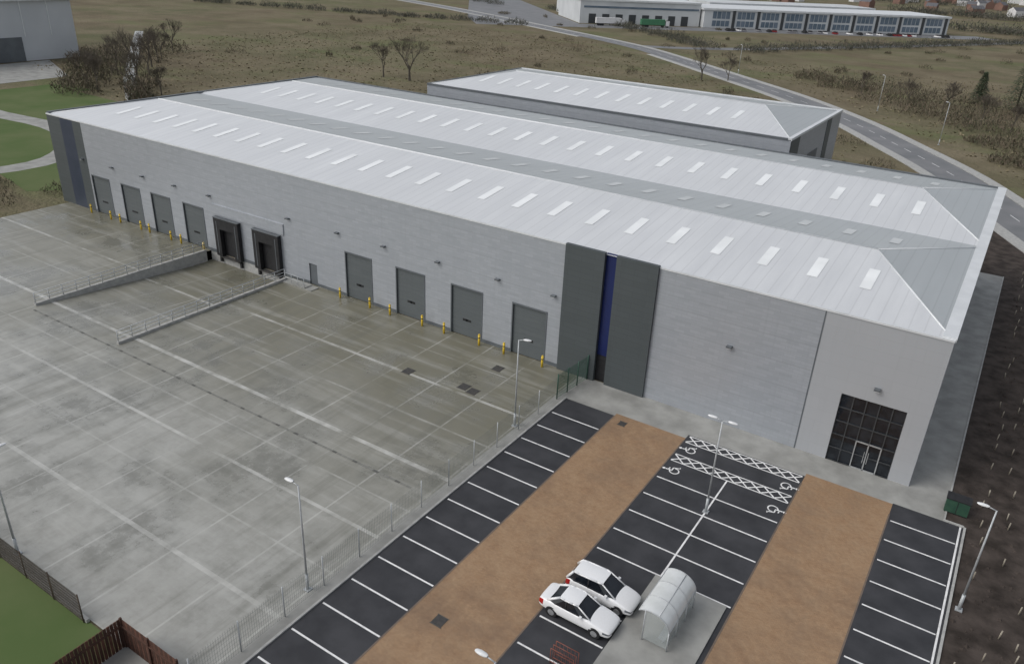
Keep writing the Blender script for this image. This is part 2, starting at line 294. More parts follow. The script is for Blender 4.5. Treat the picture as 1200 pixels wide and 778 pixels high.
for a,b_ in doors:
    g.box(a,b_,.12,.2,0,5.1,0)
    for k in range(1,11): g.box(a,b_,.105,.12,k*.46,k*.46+.04,1)
    g.box(a+1.3,a+1.9,.10,.119,1.6,1.85,2); g.box(b_-1.9,b_-1.3,.10,.119,1.6,1.85,2)
    g.box(a-.12,a,-.05,.05,0,5.1,1); g.box(b_,b_+.12,-.05,.05,0,5.1,1); g.box(a-.12,b_+.12,-.06,.05,5.1,5.25,1)
g.box(-62.7,-61.5,.1,.18,0,2.5,1); g.obj('loading_doors',[doorm,capd,black],W)
g=MB()
for a,b_ in docks:
    g.box(a,b_,.1,.2,0,4.6,3); g.box(a-.1,a+.9,-.5,-.01,-.05,4.7,1); g.box(b_-.9,b_+.1,-.5,-.01,-.05,4.7,1); g.box(a+.9,b_-.9,-.5,-.01,3.4,4.7,1); g.box(a-.15,b_+.15,-.55,-.01,4.7,4.78,4)
    for sx in(a+.4,b_-.4): g.box(sx-.05,sx+.05,-.52,-.5,.3,4.3,4)
    g.box(a+.3,b_-.3,-.45,-.01,-.25,-.07,2); g.box(a+.1,a+.4,-.3,-.02,-.9,-.26,1); g.box(b_-.4,b_-.1,-.3,-.02,-.9,-.26,1)
g.poly([(HX0,-.0,-1.25),(HX1,-.0,-1.25),(HX1,-.0,-.05),(HX0,-.0,-.05)],0)
g.box(-78.6,-66.4,-.12,0,4.95,6.2,5)
g.obj('dock_shelters',[kerbm,black,iron,black,capd,silver],W)
g=MB()
for x in(-105,-98.3,-91.8,-85.4,-78.9,-65.5,-58,-51.5,-44.5,-37.4,-31.3,-15,-3.8):
    g.box(x-.22,x+.22,-.36,0,7.0,7.16,0); g.box(x-.18,x+.18,-.34,-.1,6.96,7.0,1)
g.obj('wall_lights',[capd,white],W)
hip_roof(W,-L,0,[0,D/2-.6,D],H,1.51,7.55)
glass,nt,b=newmat('dark_glass'); b.inputs['Roughness'].default_value=.06
co=coords(nt); nt.links.new(mix(nt,ramp(nt,noise(nt,co,.8,2),.4,.6),(.008,.010,.014,1),(.018,.022,.028,1)),b.inputs['Base Color'])
frame=M('grey_frame',(.05,.055,.06),(.07,.075,.08),2,.4,.3); alu=M('aluminium',(.5,.52,.53),(.42,.43,.44),2,.35,.5); galv=M('galvanised_steel',(.50,.52,.53),(.40,.42,.43),2,.5,.3)
g=MB(); rnd=random.Random(2)
for i in range(5):
    for j in range(5):
        xa=-6.1+i*.92; za=j*1.18; t=rnd.uniform(-.012,.012); u=rnd.uniform(-.012,.012)
        g.poly([(xa,.16+t,za),(xa+.92,.16-t,za),(xa+.92,.16-t+u,za+1.18),(xa,.16+t+u,za+1.18)],0)
for i in range(6): x=-6.1+i*4.6/5; g.box(x-.04,x+.04,.05,.14,0,5.9,1)
for i in range(6): z=5.9*i/5; g.box(-6.05,-1.55,.055,.135,z-.04 if z else 0,z+.04,1)
for x in(-4.25,-3.35,-2.45): g.box(x-.04,x+.04,-.0,.049,0,2.36,2)
g.box(-4.25,-2.45,.0,.048,2.3,2.40,2); g.box(-4.25,-2.45,.0,.048,0,.1,2)
for x in(-3.5,-3.2): g.box(x-.02,x+.02,-.08,-.04,.7,1.7,2)
g.obj('entrance_glazing',[glass,frame,alu],W)
# ---------------------------------------------------------------- back warehouse
W2=empty('rear_warehouse'); g=MB(); x0,x1,y0,y1,h2=-94,-27.6,60,92,12.0
for q in([(x0,y0),(x1,y0)],[(x1,y1),(x0,y1)]): (a,b1),(c_,d1)=q; g.poly([(a,b1,-.05),(c_,d1,-.05),(c_,d1,h2),(a,b1,h2)],0)
for q in([(x1,y0),(x1,y1)],[(x0,y1),(x0,y0)]): (a,b1),(c_,d1)=q; g.poly([(a,b1,-.05),(c_,d1,-.05),(c_,d1,h2),(a,b1,h2)],1)
g.box(x1-.5,x1+.1,y0,y1,h2-.1,h2+.25,2); g.box(x0,x1-.5,y0-.1,y0+.3,h2-.1,h2+.2,3); g.box(x0-.1,x0+.3,y0+.3,y1-.3,h2-.1,h2+.2,3); g.box(x0,x1-.5,y1-.3,y1+.1,h2-.1,h2+.2,2)
g.box(x1,x1+.06,y0+.3,y0+5,-.05,h2-.2,4); g.box(x1,x1+.06,y0+12,y0+18,0,8,3);g.box(x1,x1+.06,y0+22,y0+25,0,h2-.2,4)
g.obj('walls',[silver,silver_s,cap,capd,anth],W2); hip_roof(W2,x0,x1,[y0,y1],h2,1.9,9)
# ---------------------------------------------------------------- ramp walls with railings
for x in(HX0,HX1):
    e=empty('ramp_guard_rail',(x,0,0)); g=MB()
    g.box(-.18,.18,HY0,-.8,-1.3,.25,0); g.obj('retaining_wall',kerbm,e)
    g=MB(); n=14
    for i in range(n+1):
        yy=HY0+.1+(20.4)*i/n; g.tube((0,yy,.25),(0,yy,1.35),.04,n=6)
    for z in(.6,.95,1.35): g.tube((0,HY0+.1,z),(0,HY0+20.5,z),.04,n=6)
    g.obj('rails',galv,e)
e=empty('access_steps',(-63.6,-1.0,0)); g=MB(); g.box(-1.6,1.6,-.6,.6,0,.18,0); g.box(1.6,2.6,-.6,.6,0,.09,0); g.box(-1.9,-1.6,-.6,.6,0,.09,0); g.obj('landing',conc,e)
g=MB()
for x in(-1.5,-.5,.5,1.5): g.tube((x,-.5,.18),(x,-.5,1.2),.03,n=6)
for z in(.7,1.2): g.tube((-1.5,-.5,z),(1.5,-.5,z),.03,n=6)
g.obj('handrail',galv,e)
# ---------------------------------------------------------------- bollards
yel=M('yellow_paint',(.75,.52,.04),(.65,.44,.03),3,.5)
for a,b_ in doors:
    for x in(a-.35,b_+.35):
        g=MB(); g.tube((0,0,0),(0,0,1.15),.11,n=12,mi=0); g.tube((0,0,1.15),(0,0,1.22),.11,.05,n=12,mi=0); g.tube((0,0,.78),(0,0,.88),.113,n=12,mi=1,cap=False); g.obj('safety_bollard',[yel,black],loc=(x,-.8,0))
# ---------------------------------------------------------------- fences
greenf=M('green_fence',(.03,.085,.06),(.04,.10,.07),2,.5,.2)
def fence(name,p,q,h,mat,post,wire=.15,r=.006,sp_=3.0,prad=.04):
    p=Vector(p);q=Vector(q);d=q-p;Ln=d.length;d.normalize(); e=empty(name,(p.x,p.y,0)); g=MB(); n=max(1,round(Ln/sp_))
    for i in range(n+1): c=d*(Ln*i/n); g.tube((c.x,c.y,0),(c.x,c.y,h+.05),prad,n=6)
    g.obj('posts',post,e); g=MB(); k=int(Ln/wire)
    for i in range(k+1): c=d*(Ln*i/k); g.tube((c.x,c.y,.05),(c.x,c.y,h),r,n=3,cap=False)
    for z in np.arange(.1,h+.01,h/8): g.tube((0,0,z),(d.x*Ln,d.y*Ln,z),r,n=3,cap=False)
    g.obj('mesh',mat,e)
gf=M('fence_wire',(.17,.19,.18),(.21,.23,.22),2,.5,.2)
fence('mesh_fence',(-27.9,-60),(-27.6,-5.0),2.2,gf,galv,.15,.0075); fence('mesh_fence',(-27.6,-5),(-27.2,-.3),2.4,greenf,greenf,.1,.014,1.5,.06)
fence('mesh_fence',(-110.5,-42.3),(-36.5,-42.3),2.0,M('brown_mesh',(.07,.055,.04),(.05,.04,.03),2,.8),M('brown_post',(.09,.065,.045),(.06,.045,.035),2,.8),.1,.016)
g=MB(); g.box(-110.5,-36.3,-42.25,-42.05,0,.22); g.obj('kerb',kerbm)
# ---------------------------------------------------------------- street lamps
lens_=M('lamp_lens',(.75,.76,.76),(.65,.66,.66),3,.2)
def lamp(x,y_,h,dirs):
    e=empty('street_lamp',(x,y_,0)); g=MB(); g.tube((0,0,0),(0,0,1.2),.10,n=10); g.tube((0,0,1.2),(0,0,h),.07,.045,n=10); g.box(-.2,.2,-.2,.2,0,.06)
    hd=MB()
    for a in dirs:
        c=Vector((math.cos(a),math.sin(a),0)); s=Vector((-c.y,c.x,0)); A=Vector((0,0,h-.02)); Bp=c*.45+Vector((0,0,h+.08)); g.tube(A,Bp,.035,n=6)
        secs=[(.38,.07,.04),(.5,.13,.07),(.75,.15,.08),(.95,.11,.05),(1.02,.05,.02)]; prev=None
        for (t,wv,hh) in secs:
            ring=[tuple(c*t+s*wv*math.cos(k*math.pi/4)+Vector((0,0,h+.1+hh*math.sin(k*math.pi/4)))) for k in range(8)]
            if prev:
                for k in range(8): hd.poly([prev[k],prev[(k+1)%8],ring[(k+1)%8],ring[k]],0,True)
            prev=ring
    g.obj('column',galv,e); hd.obj('lantern',lens_,e,weld=True)
lamp(-28.3,-33.3,7.6,[math.pi]); lamp(-28.2,-10.8,7.8,[.3]); lamp(-11.4,-12,7.5,[0,math.pi]); lamp(4.6,-11.7,7.5,[math.pi]); lamp(-44.9,-41.5,7.5,[math.pi/2])
lamp(-15.3,141.5,9,[2.5]); lamp(-34.9,178.7,9,[2.5]); lamp(-88,222,9,[2.5]); lamp(-12.4,-37.2,8,[math.pi])
# ---------------------------------------------------------------- cars
carw,nt,b=newmat('car_white_paint'); b.inputs['Roughness'].default_value=.3; b.inputs['Coat Weight'].default_value=.6; b.inputs['Coat Roughness'].default_value=.05
co=coords(nt); nt.links.new(mix(nt,ramp(nt,noise(nt,co,14,5),.4,.9),(.78,.79,.80,1),(.72,.72,.71,1)),b.inputs['Base Color'])
tyre=M('tyre',(.015,.015,.016),None,3,.8); hub=M('alloy_wheel',(.45,.46,.47),(.4,.4,.41),5,.3,.7); red=M('tail_light',(.35,.01,.01),None,3,.2); lampg=M('headlight',(.16,.17,.19),(.08,.09,.10),8,.1)
def car(loc,rot,prof,green,L_,W_):
    e=empty('parked_car',loc,rot)
    g=MB(); secs=[]
    hw=W_/2
    for (x,zt,wf,zb) in prof:
        w_=hw*wf
        half=[(w_*.86,zb),(w_*.97,zb+.12),(w_*1.0,.55),(w_*.985,min(.72,zt-.06)),(w_*.93,zt-.03),(w_*.80,zt),(w_*.4,zt+.025),(0,zt+.035)]
        ring=[(x,a,c) for a,c in half]+[(x,-a,c) for a,c in half[::-1][1:]]
        secs.append(ring)
    ns=len(secs)
    for k,(A,Bv) in enumerate(zip(secs[:-1],secs[1:])):
        for i in range(len(A)-1):
            ii=min(i,13-i); mi=0
            if ii==0: mi=1
            if k>=ns-3 and ii==2 and k<ns-1: mi=2
            if k<=1 and ii in(2,3): mi=3
            g.poly([A[i],A[i+1],Bv[i+1],Bv[i]],mi,True)
        g.poly([A[-1],A[0],Bv[0],Bv[-1]],1)
    for q,sct in enumerate((secs[0],secs[-1])):
        for i in range(7): g.poly([sct[i],sct[i+1],sct[13-i],sct[14-i]] if i<6 else [sct[6],sct[7],sct[8]],1 if(q==1 and i==1) or i==0 else 0,True)
    g.obj('body',[carw,black,lampg,red],e,weld=True,sub=2)
    g=MB(); (x0,z0),(x1,z1),(x2,z2),(x3,z3)=green
    bw=hw*.90; tw=hw*.70
    low=[(x0,bw*.88,z0-.03),(x0+.5,bw*.99,z0-.03),(x3-.6,bw*.99,z3-.03),(x3,bw*.85,z3-.03)]; top=[(x1,tw*.93,z1),(x1+.35,tw,z1+.02),(x2-.3,tw,z2+.02),(x2,tw*.93,z2)]
    for sgn in(1,-1):
        lo=[(a,sgn*b1,c) for a,b1,c in low]; tp=[(a,sgn*b1,c) for a,b1,c in top]
        for i in range(3): g.poly([lo[i],lo[i+1],tp[i+1],tp[i]],0,False)
        for i,wd in((0,.15),(3,.08)): g.tube(lo[i],tp[i],wd*.6,wd*.5,6,1)
        mid=((low[1][0]*.5+low[2][0]*.5)-.1); g.tube((mid,sgn*(bw*.99),z0),(mid-.05,sgn*(tw+.0),z1+.02),.045,.04,6,2)
        for i in range(3): g.tube(tp[i],tp[i+1],.05,.05,6,1)
        g.box(x3-.60,x3-.45,sgn*(hw*.92) if sgn>0 else -(hw*1.10),(hw*1.10) if sgn>0 else -hw*.92,z3+.02,z3+.14,1)
    g.poly([(low[0][0],-low[0][1],low[0][2]),(low[0][0],low[0][1],low[0][2]),(top[0][0],top[0][1],top[0][2]),(top[0][0],-top[0][1],top[0][2])],0)
    g.poly([(low[3][0],low[3][1],low[3][2]),(low[3][0],-low[3][1],low[3][2]),(top[3][0],-top[3][1],top[3][2]),(top[3][0],top[3][1],top[3][2])],0)
    g.obj('cabin',[glass,carw,black],e)
    g=MB(); nx=8; ny=8
    def rp(i,j):
        t=i/nx; x=x1-.03+(x2-x1+.06)*t; ww=(tw+.02)*(.93+.07*min(1,4*t*(1-t)*1.6)); v=-1+2*j/ny; z=z1+(z2-z1)*t+.02*min(1,6*t*(1-t))+.06*(1-v*v)*(.4+.6*math.sin(math.pi*t)); return (x,ww*v,z+.012)
    for i in range(nx):
        for j in range(ny): g.poly([rp(i,j),rp(i+1,j),rp(i+1,j+1),rp(i,j+1)],0,True)
    g.obj('roof',carw,e,weld=True)
    g=MB(); wb=L_*.29
    for xx in(-wb-.02,wb+.08):
        for sgn in(1,-1):
            g.tube((xx,sgn*(hw-.22),.34),(xx,sgn*(hw-.012),.34),.375,n=20,mi=2); g.tube((xx,sgn*(hw-.2),.32),(xx,sgn*(hw+.0),.32),.32,n=20,mi=0); g.tube((xx,sgn*(hw-.01),.32),(xx,sgn*(hw+.008),.32),.21,n=10,mi=1)
    g.obj('wheels',[tyre,hub,black],e)
    g=MB(); f=L_/2
    g.box(f-.1,f+.005,-.26,.26,.36,.46,1); g.box(-f-.01,-f+.06,-.26,.26,.60,.70,2); g.box(f-.12,f-.01,-.36,.36,.56,.62,0)
    g.obj('plates_and_grille',[black,white,yel],e)
sal=[(-2.35,.66,.74,.34),(-2.28,.90,.86,.26),(-2.0,.97,.95,.24),(-1.5,.99,1,.22),(-.6,.97,1,.2),(.5,.95,1,.2),(1.0,.94,1,.2),(1.5,.87,.99,.22),(1.95,.79,.95,.22),(2.25,.70,.87,.24),(2.36,.60,.74,.28)]
car((-14.0,-25.75,.012),0,sal,[(-1.75,.97),(-1.0,1.40),(.15,1.42),(1.05,.95)],4.66,1.82)
hat=[(-2.22,.62,.82,.34),(-2.17,.97,.9,.26),(-1.9,1.03,.97,.24),(-1.3,1.03,1,.22),(-.6,1.01,1,.2),(.5,.99,1,.2),(1.0,.98,1,.2),(1.4,.93,.99,.22),(1.85,.83,.95,.22),(2.13,.71,.87,.24),(2.23,.60,.74,.28)]
car((-13.6,-23.5,.012),0,hat,[(-2.12,1.0),(-1.75,1.50),(.15,1.54),(1.1,.99)],4.4,1.82)
# ---------------------------------------------------------------- lorries (far yard)
def lorry(x,y_,rot,col,cabc):
    e=empty('lorry',(x,y_,.02),rot); g=MB(); g.box(-7,6.4,-1.25,1.25,1.2,4.0,0); g.box(-7,6.4,-1.0,1.0,.9,1.19,2); g.box(6.8,8.9,-1.2,1.2,.7,3.3,1); g.poly([(6.9,-1.1,3.3),(6.9,1.1,3.3),(6.9,1.1,4.0),(6.9,-1.1,4.0)],1); g.poly([(6.9,-1.1,4.0),(6.9,1.1,4.0),(8.4,1.1,3.31),(8.4,-1.1,3.31)],1); g.box(8.9,8.93,-1.1,1.1,2.0,3.0,3)
    for xx in(-5.6,-4.4,-3.2,5.4,8.0):
        for s in(-1,1): g.tube((xx,s*.9,.5),(xx,s*1.2,.5),.5,n=12,mi=2)
    g.obj('body',[col,cabc,black,glass],e)
blue=M('blue_trailer',(.02,.08,.30),(.03,.10,.33),.5,.5); greent=M('green_trailer',(.05,.17,.09),(.06,.20,.10),.5,.5); wht=M('white_trailer',(.66,.66,.66),(.58,.58,.58),.5,.5)
for (x,yv,r_,c_) in((-290,560,1.0,blue),(-300,564,1.0,blue),(-312,560,1.0,blue),(-322,560,.8,wht),(-185,368,.74,greent),(-204,352,.74,wht),(-280,500,.7,wht),(-272,480,.7,wht),(-268,520,.7,wht)): lorry(x,yv,r_,c_,wht)
# ---------------------------------------------------------------- shelter + pad
g=MB(); g.box(-11.7,-7.1,-60,-19.9,.008,.10); g.obj('concrete_pad',conc)
e=empty('smoking_shelter',(-9.7,-23.2,.1)); g=MB(); rf=MB(); gl=MB(); n=14; Ls=2.0
def arcp(t): a=math.radians(5+125*t); return (1.15*math.cos(a)-.2,1.25+1.0*math.sin(a))
for i in range(n):
    a=arcp(i/n);b_=arcp((i+1)/n); rf.poly([(a[0],-Ls,a[1]),(b_[0],-Ls,b_[1]),(b_[0],Ls,b_[1]),(a[0],Ls,a[1])],0,True)
rf.obj('curved_roof',M('shelter_roof',(.66,.68,.68),(.55,.57,.56),1,.2,detail=6),e,weld=True)
for yy in(-Ls,-.7,.7,Ls):
    for i in range(n): a=arcp(i/n);b_=arcp((i+1)/n); g.tube((a[0],yy,a[1]+.01),(b_[0],yy,b_[1]+.01),.03,n=6,cap=False)
    a=arcp(0); g.tube((a[0],yy,0),(a[0],yy,a[1]),.04,n=6)
for yy in(-Ls,Ls): a=arcp(.82); g.tube((a[0],yy,0),(a[0],yy,a[1]),.04,n=6)
for t in(0,.5,1): a=arcp(t); g.tube((a[0],-Ls,a[1]),(a[0],Ls,a[1]),.03,n=6)
g.box(.3,.7,-1.8,1.8,.42,.47)
for yy in(-1.5,1.5): g.box(.46,.54,yy-.04,yy+.04,0,.42)
g.obj('frame',galv,e)
clear,nt,b=newmat('clear_panel'); b.inputs['Base Color'].default_value=(.45,.5,.5,1); b.inputs['Roughness'].default_value=.1; b.inputs['Alpha'].default_value=.4
for yy in(-Ls,Ls): gl.poly([(arcp(0)[0],yy,.15)]+[(arcp(k/10)[0],yy,arcp(k/10)[1]) for k in range(9)]+[(arcp(.8)[0],yy,.15)],0)
a=arcp(0); gl.poly([(a[0],-Ls,.15),(a[0],Ls,.15),(a[0],Ls,a[1]),(a[0],-Ls,a[1])],0)
gl.obj('glazed_panels',clear,e)
# ---------------------------------------------------------------- green cabinet
e=empty('green_cabinet',(3.3,-1.2,0)); gm=M('green_cabinet',(.02,.06,.04),(.03,.08,.05),2,.5)
g=MB(); g.box(-.75,.75,-.45,.45,.1,1.15,0); g.box(-.8,.8,-.5,.5,1.15,1.22,1); g.box(-.7,.7,-.4,.4,0,.1,1); g.box(-.02,.02,-.47,-.45,.15,1.1,1); g.obj('cabinet',[gm,black],e)
# ---------------------------------------------------------------- timber enclosure bottom-left
rust=M('brown_timber',(.15,.068,.045),(.09,.042,.028),2,.85); rust2=M('brown_timber_dark',(.09,.042,.028),(.06,.03,.02),2,.85)
e=empty('timber_enclosure',(-30.7,-43.9,0)); g=MB()
for k in range(24):
    x=-2.4+k*.2; g.box(x,x+.17,-2.0,-1.96,0,2.0,k%2); g.box(x,x+.17,1.96,2.0,0,2.0,k%2)
for k in range(20):
    yy=-1.95+k*.195; g.box(-2.44,-2.4,yy,yy+.17,0,2.0,k%2); g.box(2.4,2.44,yy,yy+.17,0,2.0,k%2)
g.box(-2.4,2.4,1.88,1.96,1.5,1.6,1); g.box(-2.4,-2.32,-1.9,1.88,1.5,1.6,1)
for (x,yy) in((-2.35,-1.95),(2.35,-1.95),(-2.35,1.95),(2.35,1.95),(0,1.93)): g.box(x-.06,x+.06,yy-.06,yy+.06,0,2.1,1)
g.obj('boards',[rust,rust2],e)
g=MB(); g.rect(-33.2,-28.2,-46,-41.9,.012); g.obj('bin_store_slab',conc)
orange=M('orange_metal',(.26,.08,.05),(.18,.06,.04),3,.6)
e=empty('barrier_stack',(-13.0,-29.2,.012)); g=MB()
for k in range(3):
    yy=-.35+k*.3
    for x in(-.7,.7): g.tube((x,yy,0),(x,yy,1.1),.022,n=6)
    for z in(.15,1.1): g.tube((-.7,yy,z),(.7,yy,z),.022,n=6)
    for i in range(1,6): g.tube((-.7+i*.233,yy,.15),(-.7+i*.233,yy,1.1),.01,n=4)
g.obj('barriers',orange,e)
# ---------------------------------------------------------------- tree guards
g=MB()
for r_ in range(8):
    for k in range(44):
        x=5.0+r_*1.5+random.uniform(-.35,.35); yy=-26+k*2.2+random.uniform(-.7,.7)
        if random.random()<.25: continue
        if x>4.9+max(0,(62-yy))*.55: continue
        t=random.uniform(-.06,.06); g.tube((x,yy,-.02),(x+t,yy+t,.6),.045,n=6)
g.obj('tree_guards',M('tree_guard_plastic',(.34,.31,.25),(.22,.19,.15),1,.6))
g=MB(); rnd=random.Random(9)
for k in range(2500):
    x=rnd.uniform(4.3,24); yy=rnd.uniform(-40,70); s=rnd.uniform(.05,.22)
    if yy>62-(x-5)*1.0: continue
    a=rnd.uniform(0,3); c,d_=math.cos(a)*s,math.sin(a)*s; hh=s*rnd.uniform(.3,.8)
    g.poly([(x-c,yy-d_,-.03),(x+d_,yy-c,-.03),(x,yy,hh)]); g.poly([(x+d_,yy-c,-.03),(x+c,yy+d_,-.03),(x,yy,hh)]); g.poly([(x+c,yy+d_,-.03),(x-d_,yy+c,-.03),(x,yy,hh)]); g.poly([(x-d_,yy+c,-.03),(x-c,yy-d_,-.03),(x,yy,hh)])
g.obj('soil_clods',soil)
# ---------------------------------------------------------------- trees
bark=M('bark',(.075,.065,.05),(.11,.095,.075),1,.9); twig=M('twigs',(.09,.075,.06),(.13,.11,.085),.3,.9)
def bare_tree(x,y_,h,seed,spread=.6):
    rnd=random.Random(seed); e=empty('bare_tree',(x,y_,-.05)); g=MB(); t=MB()
    def br(p,d,ln,rd,dep):
        q=p+d*ln; (g if dep<3 else t).tube(p,q,rd,rd*.62,6 if dep<2 else 3,cap=False)
        if dep>=6: return
        n=3 if dep<5 else 4
        for i in range(n):
            ax=Vector((rnd.gauss(0,1),rnd.gauss(0,1),rnd.gauss(0,.5)+.3)).normalized(); nd=(d+ax*spread*rnd.uniform(.7,1.3)+Vector((0,0,.12))).normalized()
            br(p+d*ln*rnd.uniform(.6,1),nd,ln*rnd.uniform(.66,.86),max(rd*.55,.016),dep+1)
    br(Vector((0,0,0)),Vector((rnd.uniform(-.05,.05),0,1)).normalized(),h*.25,h*.022,0)
    g.obj('trunk_and_limbs',bark,e); t.obj('twigs',twig,e)
for i,(x,yv,h,s_) in enumerate([(-193,66,16,.6),(-203,76,13,.6),(-150.5,122.3,17,.75),(-160,122,12,.6),(-90.6,194,13,.7),(-84,200,9,.7),(-215,85,13,.6),(-20,185,10,.6),(-10,178,10,.6),(-30,196,9,.6),(-197,55,11,.7),(-208,70,12,.7),(-3,170,9,.6),(-45,208,9,.6),(-182,58,12,.6),(-188,52,10,.6),(-222,92,12,.6),(-232,100,11,.6),(-175,60,9,.7),(-210,60,11,.7),(-243,112,12,.6)]): bare_tree(x,yv,h,i*3+1,s_)
def thicket(name,cents,mat,seed=1,n=900,sz=1.0):
    rnd=random.Random(seed); g=MB()
    for (x,y_,rx,ry,h) in cents:
        for k in range(n):
            a=rnd.uniform(0,6.283); rr=math.sqrt(rnd.random()); px_=x+rx*rr*math.cos(a); py_=y_+ry*rr*math.sin(a); hh=h*(1-.6*rr*rr)*rnd.uniform(.5,1.1)
            z=rnd.uniform(.05,1)*hh; l=rnd.uniform(.5,1.3)*sz; d=Vector((rnd.gauss(0,.6),rnd.gauss(0,.6),1)).normalized()*l; s=Vector((rnd.gauss(0,1),rnd.gauss(0,1),rnd.gauss(0,.4))).normalized()*rnd.uniform(.04,.18)*sz
            p=Vector((px_,py_,z)); g.poly([p-s,p+s,p+d],k%2)
    return g.obj(name,mat)
scr=[M('scrub_brown',(.10,.08,.058),(.15,.12,.085),.2,.95),M('scrub_olive',(.065,.068,.038),(.11,.095,.06),.2,.95)]
far=[M('far_tree_brown',(.085,.08,.066),(.115,.105,.088),.05,.95),M('far_tree_green',(.06,.068,.05),(.085,.09,.065),.05,.95)]
thicket('scrub_thicket',[(-190,48,6,5,6),(-198,55,6,6,7),(-205,64,8,6,7),(-186,62,5,5,5),(-212,72,8,8,7),(-178,56,3,3,4),(-226,88,9,8,7),(-170,52,4,3,3),(-222,70,6,6,6),(-240,106,9,8,6),(-236,84,8,8,5)],scr,3)
thicket('scrub_thicket',[(-10,170,9,7,4.5),(-22,182,10,8,5),(-35,196,10,8,5),(-5,190,10,10,6),(8,165,10,8,5),(-20,205,12,8,5),(12,185,10,10,6),(-52,215,8,6,4),(-64,228,7,6,3.5),(-40,222,14,6,4),(-2,150,8,6,3),(2,132,7,5,2.5)],scr,4,1100)
thicket('scrub_thicket',[(-118,-8,4,5,1.4),(-116,4,3,5,1.6),(-122,-16,5,5,1.3),(-126,-5,4,5,1.2),(-115,12,2,8,1.8),(-120,-24,6,5,1.2)],scr,5,700,.5)
thicket('scrub_thicket',[(-22,108,3,6,1.5),(-33,128,5,4,1.5),(-48,148,6,5,1.8),(-64,164,6,5,1.8)],scr,15,350,.6)
sh=[]; rnd=random.Random(21)
for k in range(90):
    x=rnd.uniform(-300,20); yy=rnd.uniform(110,420)
    if min((Vector((x,yy))-Vector(p)).length for p in RS)<14: continue
    r_=rnd.uniform(1,3.5); sh.append((x,yy,r_,r_,rnd.uniform(1,2.6)))
thicket('shrubs',sh,scr,11,120,.9)
hedge=[]
for (p,q,n_,hh) in(((-290,425),(-128,283),18,4),((-112,285),(-20,470),20,3.5),((-560,560),(-330,420),14,6),((-420,250),(-240,300),14,3)):
    for i in range(n_): t=i/(n_-1); hedge.append((p[0]+(q[0]-p[0])*t+random.uniform(-2,2)+(4 if hh<6 else 0),p[1]+(q[1]-p[1])*t+8+random.uniform(-2,2),7,5,hh*random.uniform(.7,1.3)))
thicket('hedge',hedge,far,6,480,1.2)
belt=[]
for (p,q,n_,hh) in(((-560,150),(-470,480),22,9),((-120,760),(60,700),20,8),((-420,900),(-60,980),30,10),((-60,560),(80,520),14,7),((20,600),(200,640),14,8)):
    for i in range(n_): t=i/(n_-1); belt.append((p[0]+(q[0]-p[0])*t+random.uniform(-6,6),p[1]+(q[1]-p[1])*t+random.uniform(-6,6),12,9,hh*random.uniform(.6,1.2)))
thicket('distant_trees',belt,far,8,300,2.4)
def conifer(x,y_,h,seed):
    rnd=random.Random(seed); e=empty('conifer_tree',(x,y_,-.05)); g=MB(); g.tube((0,0,0),(0,0,h*.95),.3,.05,6); g.obj('trunk',bark,e); g=MB()
    for k in range(2200):
        z=rnd.uniform(.08,1)**1.2*h; R_=(h-z)*.30+.2; a=rnd.uniform(0,6.28); rr=R_*rnd.uniform(.3,1.1); p=Vector((rr*math.cos(a),rr*math.sin(a),z)); d=Vector((math.cos(a),math.sin(a),-.3))*.6; s=Vector((-math.sin(a),math.cos(a),rnd.uniform(-.3,.3)))*.18; g.poly([p-s,p+s,p+d],0)
    g.obj('foliage',M('conifer_foliage',(.025,.042,.02),(.055,.07,.035),.8,.9),e)
conifer(-4,211,15,1); conifer(2,203,12,2); conifer(-14,216,9,3)
g=MB(); rnd=random.Random(12); RSv=[Vector(p) for p in RS]
for k in range(12000):
    x=rnd.uniform(-270,30); yy=rnd.uniform(50,270)
    if yy<100 and x>-118: continue
    if min((Vector((x,yy))-p).length for p in RSv[8:44:1])<11: continue
    if x<-190 and yy<60: continue
    s=rnd.uniform(.2,.55); mi=rnd.choice((0,0,1))
    for j in range(3):
        a=rnd.uniform(0,6.28); c,d_=math.cos(a)*s,math.sin(a)*s; g.poly([(x-c*.6,yy-d_*.6,-.05),(x+c*.6,yy+d_*.6,-.05),(x+d_*.9,yy-c*.9,s*rnd.uniform(.3,.6))],mi)
g.obj('rough_grass',[M('straw_grass',(.26,.22,.145),(.20,.17,.105),.1,.95,spec=.1),M('dull_green_grass',(.15,.14,.08),(.17,.155,.09),.1,.95,spec=.1)])
# ---------------------------------------------------------------- top-left warehouse
W3=empty('distant_warehouse'); g=MB(); g.box(-330,-246,-10,82,0,16,0); g.box(-331,-245,-11,83,16,17.5,1); g.box(-246,-245.8,58,66,0,6.5,2); g.box(-246,-245.8,28,34,0,6,2)
for k in range(12): g.box(-246,-245.85,-9+k*7.6,-8.7+k*7.6,6.6,16,1)
g.obj('walls',[M('pale_cladding',(.54,.56,.58),(.49,.51,.53),.1,.5,.1),cap,capd],W3)
